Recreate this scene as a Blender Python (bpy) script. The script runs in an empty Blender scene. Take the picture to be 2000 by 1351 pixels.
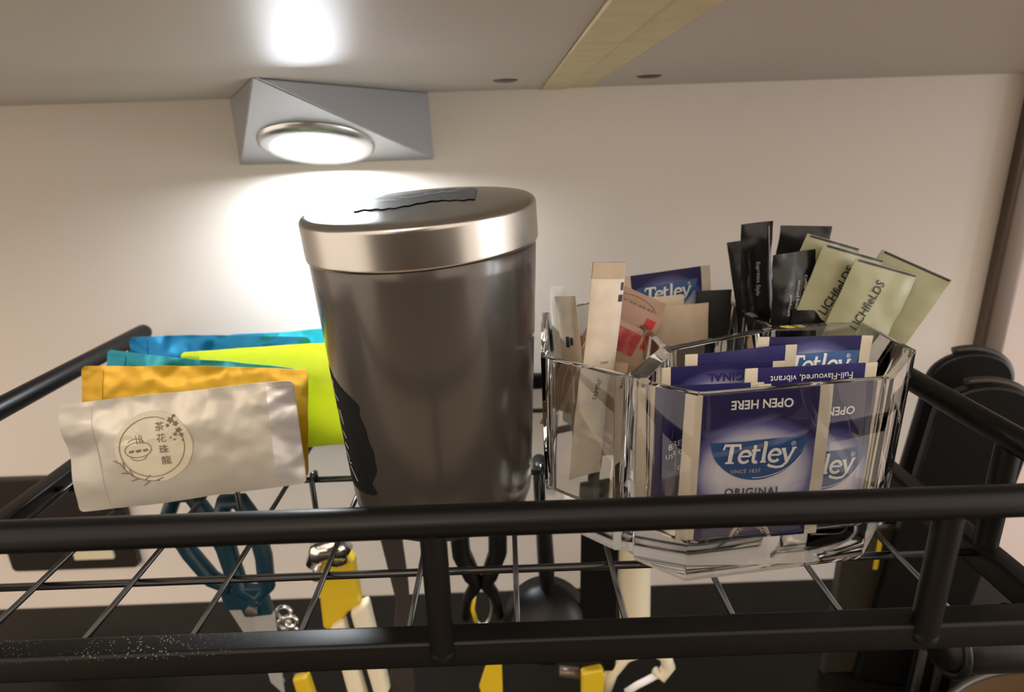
import bpy, math, random
from mathutils import Vector, Matrix, noise
random.seed(7)
S = bpy.context.scene
COL = S.collection
R = math.radians
# ---------------------------------------------------------------- camera
cam_d = bpy.data.cameras.new('camera'); cam = bpy.data.objects.new('camera', cam_d); COL.objects.link(cam); S.camera = cam
cam_d.sensor_fit = 'HORIZONTAL'; cam_d.sensor_width = 36; cam_d.lens = 1220 / 2000 * 36
cam_d.clip_start = 0.01
def cam_matrix(yaw, pitch, roll, loc):
    cy, sy, cp, sp, cr, sr = math.cos(yaw), math.sin(yaw), math.cos(pitch), math.sin(pitch), math.cos(roll), math.sin(roll)
    f = Vector((sy*cp, cy*cp, -sp)); r = Vector((cy, -sy, 0)); d = f.cross(r)
    r2 = cr*r + sr*d; d2 = -sr*r + cr*d
    m = Matrix.Identity(4)
    for i in range(3):
        m[i][0] = r2[i]; m[i][1] = -d2[i]; m[i][2] = -f[i]; m[i][3] = loc[i]
    return m
cam.matrix_world = cam_matrix(R(.32), R(18.1), R(1.89), (0, 0, .225))
cam_d.dof.use_dof = True; cam_d.dof.focus_distance = .345; cam_d.dof.aperture_fstop = 7.0
# ---------------------------------------------------------------- world, room lights, exposure
W = bpy.data.worlds.new('world'); S.world = W; W.use_nodes = True
W.node_tree.nodes['Background'].inputs[0].default_value = (1.0, .84, .69, 1)
W.node_tree.nodes['Background'].inputs[1].default_value = 1.95
def area(name, loc, target, size, power, color, size_y=None):
    l = bpy.data.lights.new(name, 'AREA'); l.energy = power; l.color = color; l.size = size
    if size_y: l.shape = 'RECTANGLE'; l.size_y = size_y
    o = bpy.data.objects.new(name, l); COL.objects.link(o); o.location = loc
    o.rotation_euler = (Vector(target) - Vector(loc)).to_track_quat('-Z', 'Y').to_euler()
    return o
area('kitchen_ceiling_light', (-.45, -1.7, 1.15), (0, .4, 0), .8, 11, (1, .83, .65))
area('window_pane_light', (2.1, -.05, .30), (0, .4, .1), .20, 9, (.80, .90, 1), 1.3)
area('window_pane_light', (2.1, -.42, .30), (0, .4, .1), .20, 9, (.80, .90, 1), 1.3)
S.view_settings.view_transform = 'Standard'; S.view_settings.look = 'None'
S.view_settings.gamma = 1; S.view_settings.use_curve_mapping = False; S.view_settings.exposure = 0
try:
    S.cycles.max_bounces = 14; S.cycles.transmission_bounces = 12; S.cycles.glossy_bounces = 6
    S.cycles.sample_clamp_indirect = 6
except Exception: pass
LED_STRENGTH = 170
# ---------------------------------------------------------------- materials
MATS = {}
def mat(name, col, rough=.5, metal=0, coat=0, spec=.5, trans=0, ior=1.5, bump=None, vary=None, emit=None, aniso=0, sheen=0, sss=0):
    if name in MATS: return MATS[name]
    m = bpy.data.materials.new(name); m.use_nodes = True; MATS[name] = m
    nt = m.node_tree; b = nt.nodes['Principled BSDF']
    b.inputs['Base Color'].default_value = (*col, 1); b.inputs['Roughness'].default_value = rough
    b.inputs['Metallic'].default_value = metal; b.inputs['Coat Weight'].default_value = coat
    b.inputs['Coat Roughness'].default_value = .12
    b.inputs['Specular IOR Level'].default_value = spec; b.inputs['Transmission Weight'].default_value = trans
    b.inputs['IOR'].default_value = ior; b.inputs['Anisotropic'].default_value = aniso
    if emit: b.inputs['Emission Color'].default_value = (*emit[0], 1); b.inputs['Emission Strength'].default_value = emit[1]
    tc = nt.nodes.new('ShaderNodeTexCoord')
    if bump:
        n = nt.nodes.new('ShaderNodeTexNoise'); n.inputs['Scale'].default_value = bump[0]; n.inputs['Detail'].default_value = 4
        bp = nt.nodes.new('ShaderNodeBump'); bp.inputs['Strength'].default_value = bump[1]; bp.inputs['Distance'].default_value = bump[2]
        nt.links.new(tc.outputs['Object'], n.inputs['Vector']); nt.links.new(n.outputs['Fac'], bp.inputs['Height'])
        nt.links.new(bp.outputs['Normal'], b.inputs['Normal'])
    if vary:   # (scale, second colour, amount)
        n = nt.nodes.new('ShaderNodeTexNoise'); n.inputs['Scale'].default_value = vary[0]; n.inputs['Detail'].default_value = 5
        mx = nt.nodes.new('ShaderNodeMix'); mx.data_type = 'RGBA'
        rp = nt.nodes.new('ShaderNodeMapRange'); rp.inputs['From Min'].default_value = vary[2]; rp.inputs['From Max'].default_value = vary[3]
        mx.inputs[6].default_value = (*col, 1); mx.inputs[7].default_value = (*vary[1], 1)
        nt.links.new(tc.outputs['Object'], n.inputs['Vector']); nt.links.new(n.outputs['Fac'], rp.inputs['Value'])
        nt.links.new(rp.outputs['Result'], mx.inputs[0]); nt.links.new(mx.outputs[2], b.inputs['Base Color'])
    return m
M_WALL = mat('wall_paint', (.77, .695, .625), .55, bump=(240, .08, .0004), vary=(5, (.73, .655, .585), .35, .75))
M_WALLR = mat('side_paint', (.72, .60, .55), .5)
M_CEIL = mat('cabinet_laminate', (.53, .49, .45), .44, spec=.2, bump=(500, .05, .0002))
M_RAW = mat('cream_board_edge', (.66, .58, .33), .5, vary=(60, (.60, .50, .27), .4, .7))
M_DARKHOLE = mat('brown_cover_cap', (.09, .06, .04), .5)
M_COUNTER = mat('dark_stone', (.006, .0052, .004), .3, spec=.2, vary=(140, (.012, .010, .0075), .55, .75))
M_STEELGREY = mat('lamp_aluminium', (.40, .41, .44), .38, metal=.7, bump=(900, .04, .0002))
M_RING = mat('lamp_ring', (.62, .63, .64), .28, metal=.85)
M_LED = mat('led_lens', (1, 1, 1), .4, emit=((.88, .94, 1), LED_STRENGTH))
M_BLACK = mat('black_powder_coat', (.0035, .0032, .0029), .38, spec=.2, bump=(1500, .10, .0002))
M_WIRE = mat('black_wire', (.006, .006, .0065), .24, spec=.7)
M_CAN = mat('canister_paint', (.074, .066, .058), .26, metal=.45, coat=.22, bump=(1800, .03, .0001))
M_BRUSHED = mat('brushed_steel', (.44, .42, .395), .24, metal=1, aniso=.5)
M_PATCH = mat('chalk_label_black', (.005, .006, .0065), .7, spec=.15)
M_PATCHLID = mat('lid_label_flare_haze', (.10, .106, .115), .5)  # dark label lifted to grey-blue, lens flare haze put into the colour
M_CHALK = mat('chalk_white', (.6, .62, .62), .6)
M_GLASS = mat('clear_acrylic', (.985, .985, .975), .015, trans=1, ior=1.47)
M_CHROME = mat('chrome', (.72, .70, .66), .14, metal=1)
M_BLADE = mat('blade_steel', (.66, .64, .60), .38, metal=.6)
M_PAPER = mat('cream_paper', (.60, .53, .41), .6)
M_WHITE = mat('print_white', (.82, .80, .80), .5)
M_NAVYTXT = mat('print_navy', (.02, .02, .09), .45)
M_LOGO = mat('print_logo_blue', (.022, .105, .30), .4, vary=(22, (.03, .06, .2), .4, .7))
M_INK = mat('print_ink_brown', (.16, .13, .085), .6)
M_BLK = mat('print_black', (.012, .012, .012), .5)
M_KRAFT = mat('kraft_paper', (.40, .28, .185), .65, vary=(90, (.45, .32, .22), .4, .65))
M_KRAFTL = mat('pale_kraft_paper', (.48, .39, .28), .65, vary=(70, (.43, .34, .24), .4, .65))
M_STICK = mat('white_sugar_paper', (.66, .59, .49), .5, vary=(50, (.55, .46, .37), .45, .7))
M_RED = mat('print_red', (.50, .03, .025), .5)
M_REDLEAF = mat('print_crimson', (.36, .045, .045), .5, vary=(130, (.5, .12, .12), .45, .65))
M_LICH = mat('pale_green_sachet', (.36, .36, .225), .42, vary=(40, (.33, .33, .20), .4, .7))
M_SATBLK = mat('black_foil', (.008, .008, .0085), .26, spec=.35, bump=(120, .25, .001))
M_SATTXT = mat('sachet_grey_print', (.45, .44, .42), .5)
M_TEAL = mat('teal_plastic', (.004, .030, .050), .4)
M_YELLOW = mat('yellow_plastic', (.62, .43, .02), .4)
M_IVORY = mat('ivory_plastic', (.72, .64, .47), .4)
M_GREYPL = mat('grey_nylon', (.035, .029, .024), .45)
M_BLKPL = mat('black_nylon', (.005, .0045, .0045), .4, spec=.25)
M_COPPER = mat('copper_reflection_tint', (.42, .20, .03), .35, metal=.3)  # colour of the painted reflection stripe on the ladle bowl
M_AMBER = mat('amber_pan', (.13, .085, .045), .25, metal=.4)
M_SMOKE = mat('smoked_board', (.028, .024, .018), .12)
M_SOCKET = mat('bronze_plate', (.022, .017, .013), .4, spec=.3)
M_TRIM = mat('bronze_trim', (.13, .095, .075), .35, metal=.5)
def foil(name, col, rough=.34, metal=.55):
    return mat(name, col, rough, metal=metal, spec=.6, bump=(55, .09, .002))
M_FWHITE = foil('white_foil', (.52, .49, .43), .38, .3)
M_FYEL = foil('golden_foil', (.52, .30, .006), .34, .4)
M_FTEAL = foil('deep_teal_foil', (.0, .19, .27), .3, .55)
M_FLIME = foil('lime_foil', (.68, .80, .05), .4, .05)
def translucent(m, col, f):
    nt = m.node_tree; b = nt.nodes['Principled BSDF']; o = nt.nodes['Material Output']
    t = nt.nodes.new('ShaderNodeBsdfTranslucent'); t.inputs[0].default_value = (*col, 1); x = nt.nodes.new('ShaderNodeMixShader'); x.inputs[0].default_value = f
    nt.links.new(b.outputs[0], x.inputs[1]); nt.links.new(t.outputs[0], x.inputs[2]); nt.links.new(x.outputs[0], o.inputs['Surface'])
translucent(M_FLIME, (.95, .97, .15), .5)
M_FBLUE = foil('blue_foil', (.0, .17, .42), .28, .6)
M_FCYAN = foil('turquoise_foil', (.01, .45, .58), .3, .5)
M_STICKER = mat('clear_sticker', (.60, .55, .42), .3)
# the specks of dust on the front rail: a procedural scatter of pale flecks
def dusty():
    m = bpy.data.materials.new('dusty_black'); m.use_nodes = True; nt = m.node_tree; b = nt.nodes['Principled BSDF']
    b.inputs['Roughness'].default_value = .38; b.inputs['Specular IOR Level'].default_value = .2
    tc = nt.nodes.new('ShaderNodeTexCoord'); v = nt.nodes.new('ShaderNodeTexVoronoi'); v.inputs['Scale'].default_value = 640
    n = nt.nodes.new('ShaderNodeTexNoise'); n.inputs['Scale'].default_value = 9
    a = nt.nodes.new('ShaderNodeMapRange'); a.inputs['From Min'].default_value = .24; a.inputs['From Max'].default_value = .12
    c = nt.nodes.new('ShaderNodeMapRange'); c.inputs['From Min'].default_value = .42; c.inputs['From Max'].default_value = .60
    mu = nt.nodes.new('ShaderNodeMath'); mu.operation = 'MULTIPLY'
    mx = nt.nodes.new('ShaderNodeMix'); mx.data_type = 'RGBA'; mx.inputs[6].default_value = (.004, .0036, .0032, 1); mx.inputs[7].default_value = (.33, .31, .28, 1)
    L = nt.links.new
    L(tc.outputs['Object'], v.inputs['Vector']); L(tc.outputs['Object'], n.inputs['Vector']); L(v.outputs['Distance'], a.inputs['Value'])
    sx = nt.nodes.new('ShaderNodeSeparateXYZ'); L(tc.outputs['Object'], sx.inputs[0])
    gx = nt.nodes.new('ShaderNodeMapRange'); gx.inputs['From Min'].default_value = -.02; gx.inputs['From Max'].default_value = -.16; L(sx.outputs[0], gx.inputs['Value'])
    mv = nt.nodes.new('ShaderNodeMath'); mv.operation = 'MULTIPLY'
    L(n.outputs['Fac'], c.inputs['Value']); L(a.outputs['Result'], mu.inputs[0]); L(c.outputs['Result'], mu.inputs[1])
    gz = nt.nodes.new('ShaderNodeMapRange'); gz.inputs['From Min'].default_value = -.0028; gz.inputs['From Max'].default_value = -.0008; L(sx.outputs[2], gz.inputs['Value'])
    mz = nt.nodes.new('ShaderNodeMath'); mz.operation = 'MULTIPLY'; L(mu.outputs[0], mz.inputs[0]); L(gz.outputs['Result'], mz.inputs[1])
    L(mz.outputs[0], mv.inputs[0]); L(gx.outputs['Result'], mv.inputs[1]); L(mv.outputs[0], mx.inputs[0]); L(mx.outputs[2], b.inputs['Base Color'])
    return m
M_DUSTY = dusty()
def tetley_mat(name, cv, low=.16):
    # printed gradient of the envelope in the sheet's own UV: navy, with a pale glow printed behind the logo
    m = bpy.data.materials.new(name); m.use_nodes = True; nt = m.node_tree; b = nt.nodes['Principled BSDF']; L = nt.links.new
    b.inputs['Roughness'].default_value = .36; b.inputs['Specular IOR Level'].default_value = .2
    uv = nt.nodes.new('ShaderNodeUVMap'); sp = nt.nodes.new('ShaderNodeSeparateXYZ'); L(uv.outputs[0], sp.inputs[0])
    def mth(op, a, bb):
        n = nt.nodes.new('ShaderNodeMath'); n.operation = op
        for i, q in enumerate((a, bb)):
            if isinstance(q, (int, float)): n.inputs[i].default_value = q
            else: L(q, n.inputs[i])
        return n.outputs[0]
    dx = mth('DIVIDE', mth('SUBTRACT', sp.outputs[0], .5), .50); dy = mth('DIVIDE', mth('SUBTRACT', sp.outputs[1], cv), .36)
    d = mth('SQRT', mth('ADD', mth('MULTIPLY', dx, dx), mth('MULTIPLY', dy, dy)), 0)
    rp = nt.nodes.new('ShaderNodeValToRGB'); e = rp.color_ramp.elements
    e[0].position = .52; e[0].color = (.70, .68, .74, 1); e[1].position = 1.0; e[1].color = (.020, .017, .085, 1)
    q = e.new(.70); q.color = (.40, .40, .56, 1); q = e.new(.84); q.color = (.10, .10, .28, 1)
    L(d, rp.inputs[0]); L(rp.outputs[0], b.inputs['Base Color'])
    return m
M_TET = tetley_mat('tea_print', .46); M_TET2 = tetley_mat('tea_print_low', .30); M_TET3 = tetley_mat('tea_print_high', .62)
M_TETN = mat('tea_print_navy', (.020, .017, .085), .36, spec=.25, vary=(14, (.035, .035, .16), .4, .7))
# ---------------------------------------------------------------- mesh helpers
class MB:
    def __init__(s): s.v = []; s.f = []; s.uv = None
    def add(s, vs, fs):
        o = len(s.v); s.v += [tuple(p) for p in vs]; s.f += [tuple(i + o for i in f) for f in fs]; return s
    def box(s, x0, x1, y0, y1, z0, z1, mtx=None):
        vs = [Vector((x, y, z)) for x in (x0, x1) for y in (y0, y1) for z in (z0, z1)]
        if mtx: vs = [mtx @ p for p in vs]
        return s.add(vs, [(0, 1, 3, 2), (4, 6, 7, 5), (0, 4, 5, 1), (2, 3, 7, 6), (0, 2, 6, 4), (1, 5, 7, 3)])
    def tube(s, pts, rad, n=12, cap=True, flat=1.0, up=(0, 0, 1)):
        pts = [Vector(p) for p in pts]; rads = rad if isinstance(rad, (list, tuple)) else [rad] * len(pts)
        rings = []; ref = None
        for i, p in enumerate(pts):
            t = (pts[min(i+1, len(pts)-1)] - pts[max(i-1, 0)]).normalized()
            if ref is None:
                ref = Vector(up) if abs(t.dot(Vector(up))) < .95 else Vector((1, 0, 0))
            a = (ref - t * ref.dot(t)).normalized(); bb = t.cross(a); ref = a
            rings.append([p + rads[i] * (math.cos(2*math.pi*k/n) * a * flat + math.sin(2*math.pi*k/n) * bb) for k in range(n)])
        vs = [q for r in rings for q in r]; fs = []
        for i in range(len(pts) - 1):
            for k in range(n):
                fs.append((i*n+k, i*n+(k+1) % n, (i+1)*n+(k+1) % n, (i+1)*n+k))
        if cap:
            fs.append(tuple(reversed(range(n)))); fs.append(tuple((len(pts)-1)*n + k for k in range(n)))
        return s.add(vs, fs)
    def loop(s, pts, rad, n=10, flat=1.0):
        pts = [Vector(p) for p in pts]; m = len(pts); vs = []; fs = []
        c = sum(pts, Vector()) / m; nrm = (pts[1]-pts[0]).cross(pts[m//3]-pts[0]).normalized()
        for i, p in enumerate(pts):
            t = (pts[(i+1) % m] - pts[i-1]).normalized(); a = nrm; b2 = t.cross(a)
            vs += [p + rad * (math.cos(2*math.pi*k/n) * a * flat + math.sin(2*math.pi*k/n) * b2) for k in range(n)]
        for i in range(m):
            j = (i+1) % m
            for k in range(n): fs.append((i*n+k, i*n+(k+1) % n, j*n+(k+1) % n, j*n+k))
        return s.add(vs, fs)
    def lathe(s, prof, n=64, center=(0, 0, 0)):
        c = Vector(center); vs = []; fs = []; idx = []
        for r, z in prof:
            if r < 1e-6: idx.append([len(vs)]); vs.append(c + Vector((0, 0, z)))
            else:
                idx.append(list(range(len(vs), len(vs)+n)))
                vs += [c + Vector((r*math.cos(2*math.pi*k/n), r*math.sin(2*math.pi*k/n), z)) for k in range(n)]
        for a, b in zip(idx, idx[1:]):
            for k in range(n):
                k2 = (k+1) % n
                if len(a) == 1: fs.append((a[0], b[k2], b[k]))
                elif len(b) == 1: fs.append((a[k], a[k2], b[0]))
                else: fs.append((a[k], a[k2], b[k2], b[k]))
        return s.add(vs, fs)
    def prism(s, poly, z0, z1, axis='z', scale0=1, scale1=1, c=(0, 0)):
        n = len(poly); vs = []
        for z, sc in ((z0, scale0), (z1, scale1)):
            for x, y in poly:
                x2, y2 = c[0] + (x-c[0])*sc, c[1] + (y-c[1])*sc
                vs.append((x2, y2, z) if axis == 'z' else (x2, z, y2) if axis == 'y' else (z, x2, y2))
        fs = [tuple(reversed(range(n))), tuple(range(n, 2*n))] + [(i, (i+1) % n, n+(i+1) % n, n+i) for i in range(n)]
        return s.add(vs, fs)
    def xf(s, m): s.v = [tuple(m @ Vector(p)) for p in s.v]; return s
    def build(s, name, material, parent=None, smooth=False, bevel=0, uvf=None, auto=None):
        me = bpy.data.meshes.new(name); me.from_pydata(s.v, [], s.f)
        import bmesh
        bm = bmesh.new(); bm.from_mesh(me); bmesh.ops.recalc_face_normals(bm, faces=bm.faces); bm.to_mesh(me); bm.free()
        me.materials.append(material)
        if smooth: me.polygons.foreach_set('use_smooth', [True] * len(me.polygons))
        if uvf:
            ul = me.uv_layers.new(name='UVMap')
            for l in me.loops: ul.data[l.index].uv = uvf(me.vertices[l.vertex_index].co)
        o = bpy.data.objects.new(name, me); COL.objects.link(o); o.parent = parent
        if bevel:
            b = o.modifiers.new('bevel', 'BEVEL'); b.width = bevel; b.segments = 3; b.limit_method = 'ANGLE'; b.angle_limit = R(40)
        if smooth and auto:
            me.set_sharp_from_angle(angle=R(auto))
        return o
def tag(o, label, cat=None, group=None, kind=None):
    if label: o['label'] = label
    if cat: o['category'] = cat
    if group: o['group'] = group
    if kind: o['kind'] = kind
    return o
def thing(name, label, cat, loc=(0, 0, 0), rot=(0, 0, 0), group=None):
    o = bpy.data.objects.new(name, None); o.empty_display_size = .02; COL.objects.link(o); o.location = loc; o.rotation_euler = rot
    return tag(o, label, cat, group)
def rrect(w, h, r, n=5, cx=0, cy=0):
    out = []
    for sx, sy, a0 in ((1, 1, 0), (-1, 1, 90), (-1, -1, 180), (1, -1, 270)):
        for k in range(n + 1):
            a = R(a0 + 90 * k / n); out.append((cx + sx*(w/2 - r) + r*math.cos(a), cy + sy*(h/2 - r) + r*math.sin(a)))
    return out
def capsule(p0, p1, r, n=5):
    # tube path with rounded ends
    p0, p1 = Vector(p0), Vector(p1); d = (p1-p0).normalized(); pts = []; rr = []
    for k in range(n): a = k/n*math.pi/2; pts.append(p0 + d*r*(1-math.cos(a))*1 - d*0); rr.append(max(r*math.sin(a), r*.05))
    pts += [p0 + d*r*1.02, p1 - d*r*1.02]; rr += [r, r]
    for k in range(n-1, -1, -1): a = k/n*math.pi/2; pts.append(p1 - d*r*(1-math.cos(a))); rr.append(max(r*math.sin(a), r*.05))
    return pts, rr
# ---- flat printed matter that follows a sheet
def text2d(body, size, bold=0.0, shear=0.0, rot=0, at=(0, 0), sx=1, space=1.0):
    c = bpy.data.curves.new('lettering', 'FONT'); c.body = body; c.size = size; c.align_x = 'CENTER'; c.align_y = 'CENTER'; c.shear = shear
    c.offset = bold; c.resolution_u = 3; c.space_character = space
    o = bpy.data.objects.new('lettering', c); COL.objects.link(o)
    me = o.to_mesh(); ca, sa = math.cos(rot), math.sin(rot)
    vs = [(v.co.x * sx, v.co.y) for v in me.vertices]; fs = [tuple(p.vertices) for p in me.polygons]
    o.to_mesh_clear(); bpy.data.objects.remove(o); bpy.data.curves.remove(c)
    return [(at[0] + x*ca - y*sa, at[1] + x*sa + y*ca) for x, y in vs], fs
def strokes2d(lines, width):
    vs = []; fs = []
    for ln in lines:
        w = ln[1] if isinstance(ln, tuple) and isinstance(ln[1], (int, float)) and isinstance(ln[0], list) else width
        pts = ln[0] if isinstance(ln, tuple) and isinstance(ln[0], list) else ln
        P = [Vector((p[0], p[1])) for p in pts]; o = len(vs); m = len(P)
        for i, p in enumerate(P):
            t = (P[min(i+1, m-1)] - P[max(i-1, 0)]); t = t.normalized() if t.length > 0 else Vector((1, 0)); n = Vector((-t.y, t.x)) * w / 2
            vs += [tuple(p + n), tuple(p - n)]
        fs += [(o+2*i, o+2*i+1, o+2*i+3, o+2*i+2) for i in range(m-1)]
    return vs, fs
def cols2d(x0, x1, top, bot, nx=20, ny=6):
    vs = []; fs = []
    for i in range(nx + 1):
        x = x0 + (x1-x0)*i/nx
        for j in range(ny + 1): vs.append((x, bot(x) + (top(x)-bot(x))*j/ny))
    for i in range(nx):
        for j in range(ny): a = i*(ny+1)+j; fs.append((a, a+ny+1, a+ny+2, a+1))
    return vs, fs
def arc(cx, cy, rx, ry, a0, a1, n=16): return [(cx + rx*math.cos(R(a0+(a1-a0)*i/n)), cy + ry*math.sin(R(a0+(a1-a0)*i/n))) for i in range(n+1)]
def move2d(m, at=(0, 0), s=1.0, rot=0):
    ca, sa = math.cos(rot), math.sin(rot)
    return [(at[0] + s*(x*ca - y*sa), at[1] + s*(x*sa + y*ca)) for x, y in m[0]], m[1]
class Sheet:
    """a flat packet: x across, z up, front towards -y; centre line bends by wave(u, v), body bulges by t"""
    def __init__(s, w, h, t, wave=None, pw=4):
        s.w, s.h, s.t, s.pw = w, h, t, pw; s.wave = wave or (lambda u, v: 0)
    def th(s, u, v):
        a = min(1, abs(2*u/s.w)); b = min(1, abs(2*v/s.h - 1)); return .0003 + s.t/2 * max(0, (1 - a**s.pw)) * max(0, (1 - b**s.pw))
    def front(s, u, v, e=0): return Vector((u, s.wave(u, v) - s.th(u, v) - e, v))
    def back(s, u, v, e=0): return Vector((u, s.wave(u, v) + s.th(u, v) + e, v))
    def body(s, u0=None, u1=None, v0=0, v1=None, nu=24, nv=24, grow=0, rib=0, corner=0):
        u0 = -s.w/2 if u0 is None else u0; u1 = s.w/2 if u1 is None else u1; v1 = s.h if v1 is None else v1
        m = MB(); fr = []; bk = []
        def sq(u, v):   # round the corners
            if corner:
                du = max(0, abs(u) - (s.w/2 - corner)); dv = max(0, abs(v - s.h/2) - (s.h/2 - corner)); L = math.hypot(du, dv)
                if du > 0 and dv > 0 and L > 0:
                    k = max(du, dv) / L; u = math.copysign(s.w/2 - corner + du*k, u); v = s.h/2 + math.copysign(s.h/2 - corner + dv*k, v - s.h/2)
            return u, v
        for j in range(nv+1):
            for i in range(nu+1):
                u, v = sq(u0 + (u1-u0)*i/nu, v0 + (v1-v0)*j/nv); e = grow + (rib if j % 2 else 0)
                fr.append(s.front(u, v, e)); bk.append(s.back(u, v, e))
        n = nu+1; N = len(fr); fs = []
        for j in range(nv):
            for i in range(nu):
                a = j*n+i; fs.append((a, a+1, a+n+1, a+n)); fs.append((N+a, N+a+n, N+a+n+1, N+a+1))
        ed = [(j*n, (j+1)*n) for j in range(nv)] + [(j*n+nu, (j+1)*n+nu) for j in range(nv)] + [(i, i+1) for i in range(nu)] + [(nv*n+i, nv*n+i+1) for i in range(nu)]
        fs += [(a, b, N+b, N+a) for a, b in ed]
        return m.add(fr + bk, fs)
    def mesh(s, name, material, parent, **k):
        return s.body(**k).build(name, material, parent, smooth=True, auto=50, uvf=lambda c: (c.x/s.w + .5, c.z/s.h))
    def prt(s, name, m2, material, parent, e=.0003):
        mb = MB().add([s.front(min(max(x, -s.w/2), s.w/2), min(max(y, 0), s.h), e) for x, y in m2[0]], m2[1])
        me = bpy.data.meshes.new(name); me.from_pydata(mb.v, [], mb.f); me.materials.append(material)
        o = bpy.data.objects.new(name, me); COL.objects.link(o); o.parent = parent
        return o
def wrinkle(amp, sc, seed):
    return lambda u, v: amp * (noise.noise((u*sc + seed, v*sc*1.3, seed*2.7)) + .45*noise.noise((u*sc*2.6, v*sc*2.6 + seed, 3.1)))
def joinm(*ms):
    vs = []; fs = []
    for a in ms:
        o = len(vs); vs += a[0]; fs += [tuple(i+o for i in f) for f in a[1]]
    return vs, fs
# ---------------------------------------------------------------- the setting
WY, CZ, TZ = .60, .269, -.268
tag(MB().box(-1.3, .474, WY, WY+.05, TZ-.05, CZ+.25).build('wall_back', M_WALL), 'off-white painted wall behind the black shelf rack', kind='structure')
tag(MB().box(.498, 1.3, WY-.004, WY+.05, TZ-.05, CZ+.25).build('wall_right', M_WALLR), 'pinkish side wall panel right of the bronze strip', kind='structure')
tag(MB().prism(rrect(.024, .03, .004, cx=.486, cy=WY+.002), TZ, CZ, 'z').build('trim_1', M_TRIM, smooth=True, auto=40), 'bronze vertical trim strip at the right end of the wall', kind='structure')
tag(MB().box(-1.3, .037, .20, WY, CZ, CZ+.018).build('ceiling', M_CEIL, bevel=.0006), 'glossy off-white cabinet underside with the lamp', kind='structure')
tag(MB().box(.0792, 1.3, .20, WY, CZ, CZ+.018).build('ceiling_right', M_CEIL, bevel=.0006), 'glossy off-white cabinet underside right of the cream joint', kind='structure')
tag(MB().box(.0373, .0586, .20, WY, CZ-.0012, CZ+.018).build('trim_2', M_RAW, bevel=.0006), 'cream cabinet side edge, left of the dark joint', kind='structure')
tag(MB().box(.0592, .0790, .20, WY, CZ-.0003, CZ+.018).build('trim_3', M_RAW, bevel=.0006), 'cream cabinet side edge, right of the dark joint', kind='structure')
tag(MB().box(-1.3, 1.3, -.02, WY, TZ-.03, TZ).build('countertop', M_COUNTER, bevel=.002), 'dark stone worktop below the rack', kind='structure')
for x, y, lb in ((.0044, .5058, 'oval brown screw cap left of the cream cabinet joint'), (.1132, .5105, 'oval brown screw cap right of the cream cabinet joint')):
    o = MB().lathe([(0, -.0016), (.006, -.0016), (.0085, -.0010), (.0098, 0), (.0098, .002), (0, .002)], 32).build('screw_cap', M_DARKHOLE, smooth=True, auto=40)
    o.location = (x, y, CZ); tag(o, lb, 'screw cap', 'screw caps under the cabinet')
tag(MB().box(-2.6, 2.6, -2.4, WY, -1.20, -1.17).build('floor', mat('floor_tile', (.40, .33, .25), .5, vary=(3, (.36, .29, .22), .4, .6))), 'unseen pale beige kitchen floor, added for reflections', kind='structure')  # out of view; added for the metal and glass to reflect
tag(MB().box(-.95, .75, -2.45, -2.4, -1.17, 1.3).box(-2.6, 2.6, -2.40, -2.30, -1.17, -.12).build('reflection_wall', mat('reflection_wall_brown', (.07, .055, .045), .7, spec=.2, vary=(1.2, (.05, .038, .03), .4, .6))), 'unseen brown wall and low units behind the viewer, added for reflections', kind='structure')  # out of view; added and shaped to give metal and glass a dark reflection
# triangular under-cabinet lamp
def lamp():
    t = thing('cabinet_lamp', 'lit triangular aluminium under-cabinet lamp in the wall corner', 'lamp', (-.152, WY, CZ))
    a, b, c, d, e = Vector((-.004, -.170, 0)), Vector((-.0885, 0, -.0568)), Vector((.0895, 0, -.0576)), Vector((.0885, 0, 0)), Vector((-.0885, 0, 0))
    a2, b2, c2 = a + Vector((0, 0, -.0012)), b, c
    MB().add([a, b, c, d, e], [(0, 1, 2), (0, 2, 3), (0, 4, 1), (1, 4, 3, 2), (0, 3, 4)]).build('housing', M_STEELGREY, t, bevel=.0012)
    n = (b - a).cross(c - a).normalized()
    if n.z > 0: n = -n
    cen = a + (b - a)*.5*.0 + Vector((.0025, .119, -.0404))
    cen -= n * (cen - a).dot(n)
    q = n.to_track_quat('Z', 'X').to_matrix().to_4x4(); mx = Matrix.Translation(cen) @ q
    rg = MB().lathe([(.0340, -.001), (.0340, .0030), (.0375, .0056), (.0435, .0052), (.0465, .0028), (.0475, -.001)], 64).xf(mx).build('bezel_ring', M_RING, t, smooth=True)
    MB().lathe([(0, .0026), (.030, .0024), (.0337, .0016), (.0337, -.0008), (0, -.0008)], 48).xf(mx).build('light_lens', M_LED, t, smooth=True)
lamp()
# wall socket
t = thing('socket_plate', 'dark bronze wall socket plate seen low at the far left', 'socket', (-.49, WY, -.155))
MB().prism(rrect(.14, .115, .006, cx=0, cy=0), -.009, 0, 'y').build('plate', M_SOCKET, t, bevel=.0015)
MB().box(.004, .047, -.012, -.008, -.043, -.024).build('rocker', M_IVORY, t, bevel=.001)
MB().loop([(-.042, -.0095, .038), (-.012, -.0095, .038), (-.034, -.0095, .016)], .0009, 6).build('triangle_mark', mat('pale_outline', (.4, .36, .32), .5), t)
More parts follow.
